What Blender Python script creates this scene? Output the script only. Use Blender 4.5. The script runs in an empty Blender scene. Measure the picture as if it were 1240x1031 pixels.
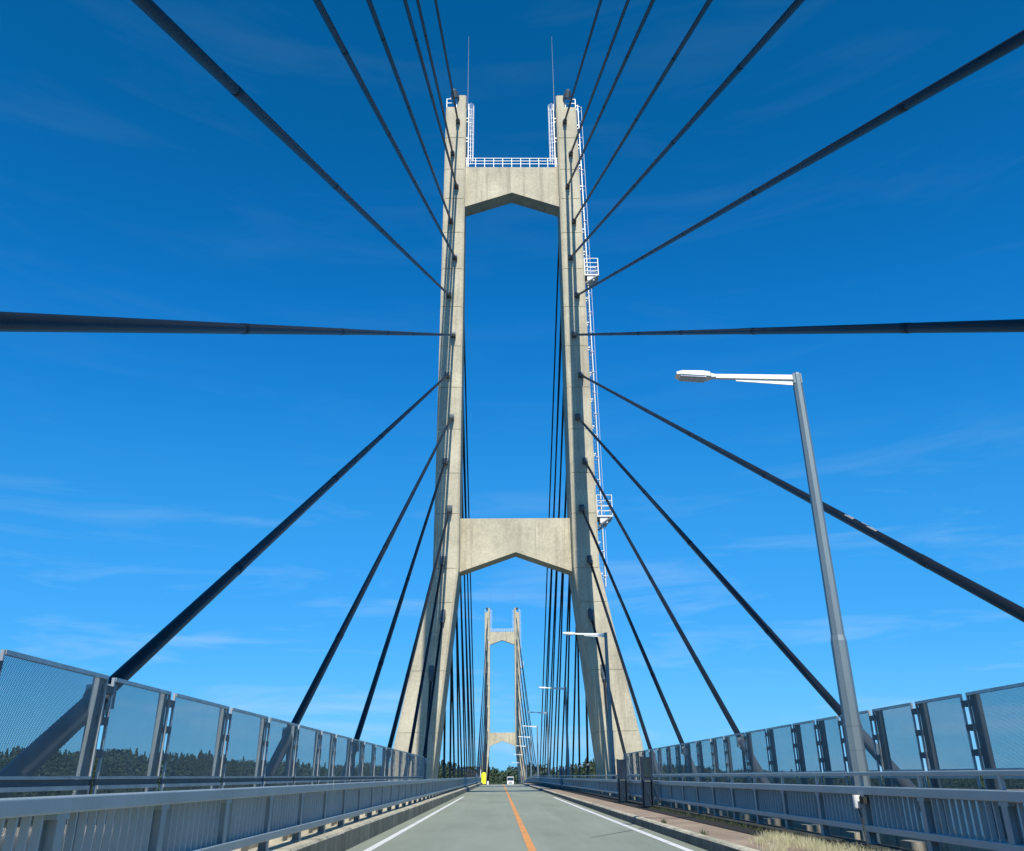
import bpy, math, random
import numpy as np
from mathutils import Matrix, Vector
random.seed(7); rng = np.random.default_rng(7)
scene = bpy.context.scene
COL = scene.collection
R = math.radians
EYE = 1.27                      # camera height above the road

# ------------------------------------------------------------------ camera
F, PITCH, YAW, ROLL = 999.4, .4016, .01719, .00976
cam_d = bpy.data.cameras.new('camera'); cam = bpy.data.objects.new('camera', cam_d); COL.objects.link(cam)
r0 = Vector((math.cos(YAW), -math.sin(YAW), 0)); f0 = Vector((math.sin(YAW), math.cos(YAW), 0)); z0 = Vector((0, 0, 1))
fw = f0*math.cos(PITCH) + z0*math.sin(PITCH); up = z0*math.cos(PITCH) - f0*math.sin(PITCH)
rt2 = r0*math.cos(ROLL) - up*math.sin(ROLL); up2 = r0*math.sin(ROLL) + up*math.cos(ROLL)
m = Matrix((rt2, up2, -fw)).transposed().to_4x4(); m.translation = Vector((0, 0, EYE)); cam.matrix_world = m
cam_d.sensor_fit = 'HORIZONTAL'; cam_d.sensor_width = 36; cam_d.lens = F/1240*36
cam_d.clip_start = .1; cam_d.clip_end = 30000
scene.camera = cam

# ------------------------------------------------------------------ sky, sun, exposure
SUN_EL, SUN_AZ = R(42), R(1.75)                     # sun behind the camera, a touch to the right
sdir = Vector((math.sin(SUN_AZ)*math.cos(SUN_EL), -math.cos(SUN_AZ)*math.cos(SUN_EL), math.sin(SUN_EL)))
world = bpy.data.worlds.new('World'); scene.world = world; world.use_nodes = True
wn, wl = world.node_tree.nodes, world.node_tree.links
wn.clear()
out = wn.new('ShaderNodeOutputWorld'); bg = wn.new('ShaderNodeBackground'); bg.inputs['Strength'].default_value = .10
sky = wn.new('ShaderNodeTexSky'); sky.sky_type = 'NISHITA'; sky.sun_disc = False
sky.sun_elevation = SUN_EL; sky.sun_rotation = math.pi - SUN_AZ
sky.altitude = 40; sky.air_density = 1.0; sky.dust_density = 0; sky.ozone_density = 6
# the phone camera's rendition of the sky: one curve per channel, the same all round the dome
def scale_node(k):
    v = wn.new('ShaderNodeVectorMath'); v.operation = 'SCALE'; v.inputs['Scale'].default_value = k; return v
sc1, sc2 = scale_node(1/12), scale_node(12)
tint = wn.new('ShaderNodeRGBCurve')
def set_curve(c, pts):
    pts = [(x/12, y/12) for x, y in pts]
    c.points[0].location = pts[0]; c.points[1].location = pts[-1]
    for p in pts[1:-1]: c.points.new(*p)
set_curve(tint.mapping.curves[0], [(0, 0), (.55, .015), (.9, .07), (1.5, .29), (2.4, .52), (5.4, 1.35), (8.2, 1.75), (12, 2.0)])
set_curve(tint.mapping.curves[1], [(0, 0), (1.08, 1.0), (1.76, 1.8), (2.85, 2.85), (4.36, 3.6), (7.8, 5.0), (9.5, 5.35), (12, 5.7)])
set_curve(tint.mapping.curves[2], [(0, 0), (2.34, 3.05), (2.8, 4.0), (3.6, 5.5), (5.4, 7.3), (7.25, 8.5), (9, 8.9), (12, 9.3)])
tint.mapping.update()
# faint cirrus streaks, stretched along the horizon
tc = wn.new('ShaderNodeTexCoord'); mp = wn.new('ShaderNodeMapping'); mp.inputs['Scale'].default_value = (2.2, 2.2, 16)
mp.inputs['Rotation'].default_value = (R(5), R(-7), 0)
nz = wn.new('ShaderNodeTexNoise'); nz.inputs['Scale'].default_value = 1.7; nz.inputs['Detail'].default_value = 7; nz.inputs['Roughness'].default_value = .58
nz.inputs['Distortion'].default_value = .5
cr = wn.new('ShaderNodeValToRGB'); cr.color_ramp.elements[0].position = .52; cr.color_ramp.elements[1].position = .85
cr.color_ramp.elements[1].color = (.72, .72, .72, 1)
sep = wn.new('ShaderNodeSeparateXYZ'); low = wn.new('ShaderNodeMapRange'); low.inputs[1].default_value = .03; low.inputs[2].default_value = .36
low.inputs[3].default_value = 1.0; low.inputs[4].default_value = .04
mul = wn.new('ShaderNodeMath'); mul.operation = 'MULTIPLY'
cl = wn.new('ShaderNodeMix'); cl.data_type = 'RGBA'; cl.inputs[7].default_value = (4.6, 6.4, 8.6, 1)
wl.new(tc.outputs['Generated'], mp.inputs['Vector']); wl.new(mp.outputs[0], nz.inputs['Vector']); wl.new(nz.outputs[0], cr.inputs[0])
wl.new(tc.outputs['Generated'], sep.inputs[0]); wl.new(sep.outputs['Z'], low.inputs[0])
wl.new(cr.outputs[0], mul.inputs[0]); wl.new(low.outputs[0], mul.inputs[1])
wl.new(sky.outputs[0], sc1.inputs[0]); wl.new(sc1.outputs[0], tint.inputs['Color']); wl.new(tint.outputs[0], sc2.inputs[0])
wl.new(mul.outputs[0], cl.inputs[0]); wl.new(sc2.outputs[0], cl.inputs[6])
wl.new(cl.outputs[2], bg.inputs['Color']); wl.new(bg.outputs[0], out.inputs[0])

sl = bpy.data.lights.new('sun', 'SUN'); sl.energy = 5.0; sl.angle = R(.36); sl.color = (1, .94, .83)
so = bpy.data.objects.new('sun', sl); COL.objects.link(so)
so.rotation_euler = sdir.to_track_quat('Z', 'Y').to_euler()
vs = scene.view_settings
vs.view_transform = 'Standard'; vs.look = 'None'; vs.gamma = 1; vs.use_curve_mapping = False; vs.exposure = .2
scene.cycles.max_bounces = 8; scene.cycles.transparent_max_bounces = 24

# ------------------------------------------------------------------ materials
def mat(name, base, rough=.7, metal=0., var=.25, scale=1.2, fine=0., bump=0., bscale=60, tintc=None, stretch=(1, 1, 1), spec=.5, stain=None, stain2=None):
    """Procedural material in world space: broad tone variation, a finer grain, stains of their own colour, fine relief."""
    mt = bpy.data.materials.new(name); mt.use_nodes = True
    n, l = mt.node_tree.nodes, mt.node_tree.links
    b = n['Principled BSDF']; b.inputs['Roughness'].default_value = rough; b.inputs['Metallic'].default_value = metal
    b.inputs['Specular IOR Level'].default_value = spec
    g = n.new('ShaderNodeNewGeometry'); mpn = n.new('ShaderNodeMapping'); mpn.inputs['Scale'].default_value = stretch
    l.new(g.outputs['Position'], mpn.inputs[0])
    def noise(sc, det=6, src=mpn, ro=.6):
        t = n.new('ShaderNodeTexNoise'); t.inputs['Scale'].default_value = sc; t.inputs['Detail'].default_value = det
        t.inputs['Roughness'].default_value = ro; l.new(src.outputs[0], t.inputs['Vector']); return t
    t1 = noise(scale)
    r1 = n.new('ShaderNodeValToRGB'); e = r1.color_ramp.elements
    lo = [c*(1-var) for c in base]; hi = [min(1, c*(1+var)) for c in base]
    if tintc: lo = tintc
    e[0].position = .3; e[0].color = (*lo, 1); e[1].position = .7; e[1].color = (*hi, 1)
    l.new(t1.outputs[0], r1.inputs[0]); col = r1.outputs[0]
    if fine:
        t2 = noise(bscale, 3, mpn, .7); mr = n.new('ShaderNodeMapRange'); mr.inputs[1].default_value = .3; mr.inputs[2].default_value = .7
        mr.inputs[3].default_value = 1-fine; mr.inputs[4].default_value = 1+fine
        l.new(t2.outputs[0], mr.inputs[0])
        mx = n.new('ShaderNodeVectorMath'); mx.operation = 'SCALE'; l.new(col, mx.inputs[0]); l.new(mr.outputs[0], mx.inputs['Scale']); col = mx.outputs[0]
    for stn in (stain, stain2):
        if not stn: continue
        sc, sstretch, scol, amt, thr = stn
        m2 = n.new('ShaderNodeMapping'); m2.inputs['Scale'].default_value = sstretch; l.new(g.outputs['Position'], m2.inputs[0])
        t3 = noise(sc, 7, m2, .65); r3 = n.new('ShaderNodeMapRange'); r3.inputs[1].default_value = thr; r3.inputs[2].default_value = thr+.18
        r3.inputs[4].default_value = amt; l.new(t3.outputs[0], r3.inputs[0])
        ms = n.new('ShaderNodeMix'); ms.data_type = 'RGBA'; l.new(r3.outputs[0], ms.inputs[0]); l.new(col, ms.inputs[6]); ms.inputs[7].default_value = (*scol, 1); col = ms.outputs[2]
    l.new(col, b.inputs['Base Color'])
    if bump:
        t4 = noise(bscale, 4); bp = n.new('ShaderNodeBump'); bp.inputs['Strength'].default_value = bump; bp.inputs['Distance'].default_value = .02
        l.new(t4.outputs[0], bp.inputs['Height']); l.new(bp.outputs[0], b.inputs['Normal'])
    return mt

M = {}
M['concrete'] = mat('tower_concrete', (.44, .405, .30), .85, var=.18, scale=.45, fine=.14, bump=.35, bscale=5, stain=(.6, (2.2, 2.2, .13), (.24, .21, .155), .75, .53), stain2=(1.4, (2.6, 2.6, .06), (.17, .155, .12), .7, .60))
M['kerbstone'] = mat('kerb_concrete', (.50, .46, .34), .9, var=.25, scale=.9, fine=.22, bump=.5, bscale=22, stain=(1.3, (.25, 1.6, .35), (.115, .10, .075), .8, .49))
M['grime_shade'] = mat('kerb_grime_shade', (.10, .105, .095), .95, var=.4, scale=1.2, fine=.3, bump=.5, bscale=22, stretch=(1, 1.4, .5), stain=(1.6, (.3, 1.8, .4), (.24, .23, .18), .7, .55))  # road grime, darkened further for shade on the right kerb's road face
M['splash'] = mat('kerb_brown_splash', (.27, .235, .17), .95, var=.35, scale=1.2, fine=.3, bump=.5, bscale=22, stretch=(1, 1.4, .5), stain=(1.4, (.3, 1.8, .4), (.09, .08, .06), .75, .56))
M['shaded_upstand'] = mat('shaded_concrete', (.045, .048, .038), .95, var=.4, scale=1.5, fine=.3, bump=.5, bscale=25)  # dark colour paints in the shade under the right guardrail
M['deckconc'] = mat('deck_concrete', (.40, .37, .29), .9, var=.25, scale=.6, fine=.15, bump=.4, bscale=18)
M['asphalt'] = mat('worn_asphalt', (.255, .283, .22), .9, var=.17, scale=.35, fine=.30, bump=.6, bscale=70, stretch=(1, .25, 1), stain=(.5, (2.6, .09, 1), (.31, .345, .285), .55, .50), stain2=(.9, (1.3, .16, 1), (.13, .145, .12), .6, .60))
M['paving'] = mat('brown_pavement', (.325, .245, .175), .95, var=.25, scale=.8, fine=.22, bump=.6, bscale=60, stain=(.8, (1, .4, 1), (.22, .185, .14), .6, .56))
M['dirt_shade'] = mat('joint_dirt_strip_shade', (.016, .016, .014), 1, var=.4, scale=2, fine=.3, bump=.6, bscale=50)  # near-black: dirt in joints, and shade put into the right-hand strips
M['whiteline'] = mat('white_paint', (.72, .72, .69), .7, var=.08, scale=3, fine=.1, bscale=40, stain=(2.2, (1.5, .7, 1), (.36, .38, .34), .75, .54))
M['orangeline'] = mat('orange_paint', (.72, .30, .075), .7, var=.12, scale=3, fine=.12, bscale=40, stain=(2.0, (2, .6, 1), (.33, .25, .16), .8, .52))
M['rail'] = mat('painted_rail', (.33, .39, .405), .45, .15, var=.10, scale=1.3, fine=.05, bscale=30, stain=(1.5, (1, 1, 1), (.24, .285, .30), .5, .58))
M['post'] = mat('painted_post', (.27, .33, .35), .55, .15, var=.12, scale=2, fine=.05, bscale=30)
M['galv'] = mat('galvanised_steel', (.42, .45, .46), .42, .55, var=.18, scale=4, fine=.08, bscale=40)
M['lampgrey'] = mat('lamp_pole_steel', (.165, .215, .24), .42, .35, var=.12, scale=1.2, stretch=(1, 1, .3), stain=(1.1, (2, 2, .3), (.20, .22, .22), .5, .6))
M['lampwhite'] = mat('lamp_head_white', (.78, .78, .76), .3, .1, var=.04, scale=3)
M['cable'] = mat('black_cable_sheath', (.009, .013, .019), .45, 0, var=.3, scale=.8, spec=.22)
M['pipe'] = mat('cable_guide_pipe', (.12, .14, .155), .5, .3, var=.2, scale=2)
M['darksteel'] = mat('dark_steel', (.075, .095, .11), .5, .3, var=.2, scale=3)
M['whitesteel'] = mat('white_ladder_paint', (.62, .63, .63), .4, var=.04, scale=3)
M['navy'] = mat('navy_steel', (.016, .028, .046), .95, 0, var=.25, scale=3, spec=.08)
M['blue'] = mat('blue_frame_paint', (.03, .12, .26), .45, var=.15, scale=4)
M['yellow'] = mat('fluorescent_yellow', (.75, .88, .02), .5, var=.04, scale=4)
M['black'] = mat('black_rubber', (.02, .02, .02), .8, var=.2, scale=4)
M['vanwhite'] = mat('van_white_paint', (.78, .79, .80), .3, var=.03, scale=2)
M['glass'] = mat('dark_glass', (.02, .03, .035), .06, var=.1, scale=2, spec=.8)
M['headlight'] = mat('headlight_glass', (.7, .72, .74), .12, .3, var=.05, scale=8)
M['ground'] = mat('hill_ground', (.022, .03, .014), 1, var=.4, scale=.03)
M['shore'] = mat('shore_rock', (.36, .32, .25), .95, var=.4, scale=.12, fine=.2, bscale=2)
M['bark'] = mat('bark', (.07, .055, .04), 1, var=.3, scale=1)
M['leaf'] = mat('broadleaf_foliage', (.030, .058, .027), .75, var=.45, scale=.16, fine=.3, bscale=.9, tintc=(.018, .037, .019))
M['conifer'] = mat('conifer_foliage', (.024, .046, .022), .8, var=.4, scale=.14, fine=.3, bscale=.9)
M['drygrass'] = mat('dry_grass', (.42, .40, .25), .9, var=.3, scale=4)
M['weed'] = mat('green_weed', (.045, .06, .022), .9, var=.3, scale=4)

def water():
    mt = bpy.data.materials.new('sea_water'); mt.use_nodes = True; n, l = mt.node_tree.nodes, mt.node_tree.links
    b = n['Principled BSDF']; b.inputs['Base Color'].default_value = (.012, .05, .085, 1); b.inputs['Roughness'].default_value = .12
    g = n.new('ShaderNodeNewGeometry'); t = n.new('ShaderNodeTexNoise'); t.inputs['Scale'].default_value = .25; t.inputs['Detail'].default_value = 8
    l.new(g.outputs['Position'], t.inputs['Vector']); bp = n.new('ShaderNodeBump'); bp.inputs['Strength'].default_value = .5; bp.inputs['Distance'].default_value = .6
    l.new(t.outputs[0], bp.inputs['Height']); l.new(bp.outputs[0], b.inputs['Normal']); return mt
M['water'] = water()

def perforated(name, base, pitch, rad):
    """Sheet steel punched with a staggered grid of round holes (the sheet lies in the YZ plane)."""
    mt = bpy.data.materials.new(name); mt.use_nodes = True; n, l = mt.node_tree.nodes, mt.node_tree.links
    b = n['Principled BSDF']; b.inputs['Roughness'].default_value = .5; b.inputs['Metallic'].default_value = .25
    outn = n['Material Output']; g = n.new('ShaderNodeNewGeometry'); s = n.new('ShaderNodeSeparateXYZ'); l.new(g.outputs['Position'], s.inputs[0])
    def mth(op, a, bb=None):
        k = n.new('ShaderNodeMath'); k.operation = op
        for i, v in enumerate((a, bb)):
            if v is None: continue
            if isinstance(v, (int, float)): k.inputs[i].default_value = v
            else: l.new(v, k.inputs[i])
        return k.outputs[0]
    u = mth('DIVIDE', s.outputs['Y'], pitch); v = mth('DIVIDE', s.outputs['Z'], pitch)
    def dist(off):
        a = mth('SUBTRACT', mth('FRACT', mth('ADD', u, off)), .5); c = mth('SUBTRACT', mth('FRACT', mth('ADD', v, off)), .5)
        return mth('SQRT', mth('ADD', mth('MULTIPLY', a, a), mth('MULTIPLY', c, c)))
    hole = mth('LESS_THAN', mth('MINIMUM', dist(100.0), dist(100.5)), rad)
    t = n.new('ShaderNodeTexNoise'); t.inputs['Scale'].default_value = 1.6; t.inputs['Detail'].default_value = 6; l.new(g.outputs['Position'], t.inputs['Vector'])
    r = n.new('ShaderNodeValToRGB'); r.color_ramp.elements[0].position = .3; r.color_ramp.elements[1].position = .72
    r.color_ramp.elements[0].color = (*[c*.8 for c in base], 1); r.color_ramp.elements[1].color = (*[c*1.25 for c in base], 1)
    l.new(t.outputs[0], r.inputs[0]); l.new(r.outputs[0], b.inputs['Base Color'])
    tr = n.new('ShaderNodeBsdfTransparent'); mx = n.new('ShaderNodeMixShader')
    l.new(hole, mx.inputs[0]); l.new(b.outputs[0], mx.inputs[1]); l.new(tr.outputs[0], mx.inputs[2]); l.new(mx.outputs[0], outn.inputs[0])
    return mt
M['mesh'] = perforated('perforated_sheet', (.13, .16, .17), .030, .265)

# ------------------------------------------------------------------ mesh helpers
class MB:
    def __init__(s): s.v = []; s.f = []
    def add(s, vs, fs):
        o = len(s.v); s.v += [tuple(v) for v in vs]; s.f += [tuple(i+o for i in f) for f in fs]; return s
    def box(s, x0, x1, y0, y1, z0, z1, c=0.):
        """box with an optional chamfer round its vertical edges"""
        if c:
            p = [(x0+c, y0), (x1-c, y0), (x1, y0+c), (x1, y1-c), (x1-c, y1), (x0+c, y1), (x0, y1-c), (x0, y0+c)]
        else: p = [(x0, y0), (x1, y0), (x1, y1), (x0, y1)]
        return s.loft([[(x, y, z0) for x, y in p], [(x, y, z1) for x, y in p]])
    def loft(s, rings, caps=True):
        n = len(rings[0]); vs = [p for r in rings for p in r]; fs = []
        for k in range(len(rings)-1):
            for i in range(n):
                j = (i+1) % n; fs.append((k*n+i, k*n+j, (k+1)*n+j, (k+1)*n+i))
        if caps: fs.append(tuple(range(n-1, -1, -1))); fs.append(tuple(range((len(rings)-1)*n, len(rings)*n)))
        return s.add(vs, fs)
    def tube(s, pts, radii, n=8):
        pts = [Vector(p) for p in pts]; rings = []
        if not hasattr(radii, '__len__'): radii = [radii]*len(pts)
        d0 = (pts[-1]-pts[0]).normalized(); ref = Vector((0, 0, 1)) if abs(d0.z) < .9 else Vector((1, 0, 0))
        for i, p in enumerate(pts):
            d = (pts[min(i+1, len(pts)-1)]-pts[max(i-1, 0)])
            if d.length < 1e-9: d = d0
            d.normalize(); a = d.cross(ref).normalized(); b = d.cross(a).normalized()
            rings.append([p + (a*math.cos(t)+b*math.sin(t))*radii[i] for t in (2*math.pi*(k+.5)/n for k in range(n))])
        return s.loft(rings)
    def bar(s, p, q, w, h, upv=(0, 0, 1)):
        p, q, u = Vector(p), Vector(q), Vector(upv); d = (q-p).normalized(); a = d.cross(u)
        if a.length < 1e-5: a = d.cross(Vector((1, 0, 0)))
        a.normalize(); b = a.cross(d).normalized()
        rg = [[c + a*sx*w/2 + b*sy*h/2 for sx, sy in ((-1, -1), (1, -1), (1, 1), (-1, 1))] for c in (p, q)]
        return s.loft(rg)
    def extr(s, prof, ys, zf):
        """profile in XZ run along Y, following the road's rise and fall"""
        return s.loft([[(x, y, z+zf(y)) for x, z in prof] for y in ys])
def mesh_of(mb, name, m, smooth=True, angle=35):
    me = bpy.data.meshes.new(name); me.from_pydata(mb.v, [], mb.f); me.materials.append(m)
    import bmesh
    bm = bmesh.new(); bm.from_mesh(me); bmesh.ops.recalc_face_normals(bm, faces=bm.faces); bm.to_mesh(me); bm.free()
    if smooth:
        for p in me.polygons: p.use_smooth = True
        me.set_sharp_from_angle(angle=R(angle))
    return me
def worldloc(o):
    v = Vector((0, 0, 0))
    while o: v = v + o.location; o = o.parent
    return v
def part(name, mb, m, parent=None, loc=None, smooth=True, kind=None, label=None, local=False):
    """links mb as ONE object; vertices are given in world metres unless local"""
    if parent is not None and not local:
        w = worldloc(parent) + (Vector(loc) if loc else Vector((0, 0, 0)))
        mb.v = [(x-w.x, y-w.y, z-w.z) for x, y, z in mb.v]
    o = bpy.data.objects.new(name, mesh_of(mb, name, m, smooth)); COL.objects.link(o)
    if parent is not None: o.parent = parent
    if loc: o.location = loc
    if kind: o['kind'] = kind
    if label: o['label'] = label
    return o
def put(name, me, parent, loc):
    o = bpy.data.objects.new(name, me); COL.objects.link(o); o.parent = parent; o.location = loc; return o
def pieces(name, mbs, m, parent, separate=True):
    """alike pieces one by one; where they are too small to pick apart, one joined part"""
    if separate:
        for b in mbs: part(name, b, m, parent, smooth=False)
    else:
        j = MB()
        for b in mbs: j.add(b.v, b.f)
        part(name+'_row', j, m, parent, smooth=False, kind='stuff')
def thing(name, label, cat, loc=(0, 0, 0), group=None):
    o = bpy.data.objects.new(name, None); COL.objects.link(o); o.location = loc; o.empty_display_size = .3
    o['label'] = label; o['category'] = cat
    if group: o['group'] = group
    return o
def struct(o, label=None):
    o['kind'] = 'structure'
    if label: o['label'] = label
    return o
def copy_tree(o, parent=None):
    c = o.copy(); COL.objects.link(c); c.parent = parent
    for ch in [k for k in o.children]: copy_tree(ch, c)
    return c
ORD = ['', 'first', 'second', 'third', 'fourth', 'fifth', 'sixth', 'seventh', 'eighth', 'ninth', 'tenth', 'eleventh', 'twelfth', 'thirteenth', 'fourteenth']

# ------------------------------------------------------------------ the place: lengths along the bridge
XC = 1.264                 # centre line of the bridge
D1, D2 = 60.6, 297.5       # front faces of the two towers
SEA = -27.0
def zr(y):                 # the roadway is level, then falls away over the far half
    if y <= 140: return 0.
    if y <= 300: return -(y-140)**2/5000
    return -5.12 - .064*(y-300)
def ysteps(a, b, st=8):
    if b <= 140: return [a, b]
    ys = [a]; y = max(a, 140)
    if a < 140: ys.append(140)
    while y+st < b: y += st; ys.append(y)
    ys.append(b); return ys
YB, YE = -75, 440
flat = ysteps(YB, YE)

# ---- sea
sea = MB().add([(-9000, -3000, SEA), (9000, -3000, SEA), (9000, 14000, SEA), (-9000, 14000, SEA)], [(0, 1, 2, 3)])
struct(part('sea', sea, M['water'], smooth=False))

# ---- hills round the strait
ETAB = [(-90, .02), (-40, .024), (-29.2, .0265), (-23.8, .0275), (-20.6, .0248), (-15.8, .0189), (-13.3, .0145), (-8, .0115), (-2.9, .0099), (-.3, .0086),
        (.35, .0058), (1.2, .0075), (2, .009), (5, .0103), (6.1, .0119), (9, .009), (12.8, .0056), (15, .001), (17.2, .002), (22, -.003), (28.9, -.0058), (80, -.006)]
RTAB = [(-90, 520), (-40, 560), (-25, 600), (-14, 560), (-8, 480), (-3, 415), (0, 405), (3, 405), (7, 470), (10, 640), (13, 900), (16, 1250), (25, 1500), (80, 1500)]
def interp(tab, b): return np.interp(b, [t[0] for t in tab], [t[1] for t in tab])
TREE_H = 13.0
def ground_z(b, rr):
    e = interp(ETAB, b); rs = interp(RTAB, b); depth = 230 + .12*(rs-400)
    t = np.clip((rr-rs)/depth, 0, 1.6)
    top = EYE + e*(rs+depth) - TREE_H
    s = np.clip(t, 0, 1); s = s*s*(3-2*s)*.35 + .65*np.sqrt(np.clip(t, 0, 1))
    z = SEA-2 + (top-SEA+2)*s
    near = (np.abs(b) < 4)
    return z
bs = np.arange(-90, 81, 1.0); ts = np.array([-.05, 0, .02, .05, .09, .15, .22, .3, .4, .5, .6, .7, .8, .9, 1, 1.3, 1.6, 4, 12])
hv, hf = [], []
for b in bs:
    rs = interp(RTAB, b); depth = 230 + .12*(rs-400)
    for t in ts:
        rr = rs + t*depth; z = float(ground_z(b, rr)) - (6 if t < 0 else 0)
        z += 0 if t <= .02 else (random.random()-.5)*1.2
        hv.append((rr*math.sin(R(b)), rr*math.cos(R(b)), z))
nt = len(ts)
for i in range(len(bs)-1):
    for j in range(nt-1): hf.append((i*nt+j, (i+1)*nt+j, (i+1)*nt+j+1, i*nt+j+1))
hill = part('hill', MB().add(hv, hf), M['ground']); struct(hill, 'low wooded hills on both shores beyond the strait')
sv, sf = [], []
for b in bs:
    rs = interp(RTAB, b); w = 9 + 6*math.sin(b*.9)+4*math.sin(b*2.7)
    for k, (dr, z) in enumerate(((-w*.8, SEA-.6), (-2, SEA+.9), (w*.6, SEA+3.4), (w*1.1, SEA+3.0))):
        rr = rs+dr; sv.append((rr*math.sin(R(b)), rr*math.cos(R(b)), z+random.random()*.8))
for i in range(len(bs)-1):
    for j in range(3): sf.append((i*4+j, (i+1)*4+j, (i+1)*4+j+1, i*4+j+1))
struct(part('shore', MB().add(sv, sf), M['shore']))

# ---- bridge deck, roadway, pavement, kerbs
deck = struct(part('bridge_deck', MB().extr([(-5.6, -.07), (-5.6, -.45), (-3.6, -2.3), (6.2, -2.3), (8.5, -.45), (8.5, -.07)], flat, zr), M['deckconc']))
road = struct(part('road', MB().extr([(-2.93, 0), (-2.93, -.066), (3.74, -.066), (3.74, 0)], flat, zr), M['asphalt'], smooth=False))
def strip(name, x0, x1, y0, y1, z, m, parent):
    ys = ysteps(y0, y1); mb = MB(); vs = []; fs = []
    for y in ys: vs += [(x0, y, z+zr(y)), (x1, y, z+zr(y))]
    for k in range(len(ys)-1): fs.append((2*k, 2*k+1, 2*k+3, 2*k+2))
    mb.add(vs, fs); return part(name, mb, m, parent, smooth=False)
strip('centre_line', .515, .665, YB, 330, .004, M['orangeline'], road)
strip('edge_line', -2.57, -2.42, YB, 61.4, .004, M['whiteline'], road)
strip('edge_line', 3.33, 3.48, YB, 57.2, .004, M['whiteline'], road)
jm = MB()
jm.add([(2.0, 20.3, .003), (3.72, 23.55, .003), (3.72, 23.68, .003), (2.0, 20.36, .003)], [(0, 1, 2, 3)])
part('crack', jm, M['dirt_shade'], road, smooth=False)
for yy in (31.7, 48.2, 100.5, 133.0):       # transverse construction joints in the surfacing
    strip('joint', -2.9, 3.72, yy, yy+.035, .0035, M['dirt_shade'], road)
pav = struct(part('pavement', MB().extr([(3.95, .17), (3.95, -.066), (5.525, -.066), (5.525, .135)], flat, zr), M['paving'], smooth=False), 'brown asphalt footway on the right of the road')
strip('dirt_shade_strip', 5.0, 5.52, YB, 330, .1605, M['dirt_shade'], pav)  # dirt strip blackened to put in the shade by the rail foot
strip('joint', 3.96, 5.1, 22.35, 22.40, .179, M['dirt_shade'], pav)
lw = struct(part('maintenance_strip', MB().extr([(-5.58, .10), (-5.58, -.066), (-3.47, -.066), (-3.47, .10)], flat, zr), M['deckconc'], smooth=False), 'bare concrete strip between the left guardrail and the screens')
rw = struct(part('maintenance_strip', MB().extr([(5.85, .02), (5.85, -.066), (8.48, -.066), (8.48, .02)], flat, zr), M['dirt_shade'], smooth=False), 'near-black strip between the right guardrail and the screens')  # near-black colour puts in the darkness of the gap behind the rail

def kerb(name, label, x0, x1, top, slope, seg, offs, yend=200, km='kerbstone', face=None):
    k = bpy.data.objects.new(name, None); COL.objects.link(k); struct(k, label)
    y = -20+offs; c = .03
    while y < yend:
        ln = seg*random.uniform(.97, 1.03); b = MB(); y1 = min(y+ln-.018, yend)
        dz = random.uniform(-.006, .006)
        prof = [(x0, -.066), (x1, -.066), (x1, top-c*1.2+dz), (x1-c*1.2*(1 if x1 > 0 else 1), top+dz), (x0+c, top+dz+slope), (x0, top-c+dz+slope)]
        b.extr(prof, ysteps(y, y1), zr); kb = part('kerb_block', b, M[km], k, smooth=False)
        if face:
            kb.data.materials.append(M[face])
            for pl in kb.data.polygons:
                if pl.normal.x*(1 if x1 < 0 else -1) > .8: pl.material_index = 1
        y += ln
    b = MB(); b.extr(prof, ysteps(yend, 430, 12), zr); part('kerb_row', b, M[km], k, smooth=False)
    return k
kerb('kerb', 'tall weathered concrete kerb under the left guardrail', -3.46, -2.935, .355, 0, 5.0, 1.6, face='splash')
kerb('kerb', 'low weathered concrete kerb between the road and the brown footway', 3.745, 3.945, .20, 0, 5.0, 2.3, face='grime_shade')
kerb('kerb', 'low concrete upstand carrying the right guardrail', 5.53, 5.84, .265, 0, 5.0, 3.1, 200, 'shaded_upstand')
kerb('kerb', 'concrete upstand carrying the left screens', -4.95, -4.50, .30, 0, 6.0, .5, 60)
kerb('kerb', 'concrete upstand carrying the right screens', 7.05, 7.48, .28, 0, 6.0, .5, 60)

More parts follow.
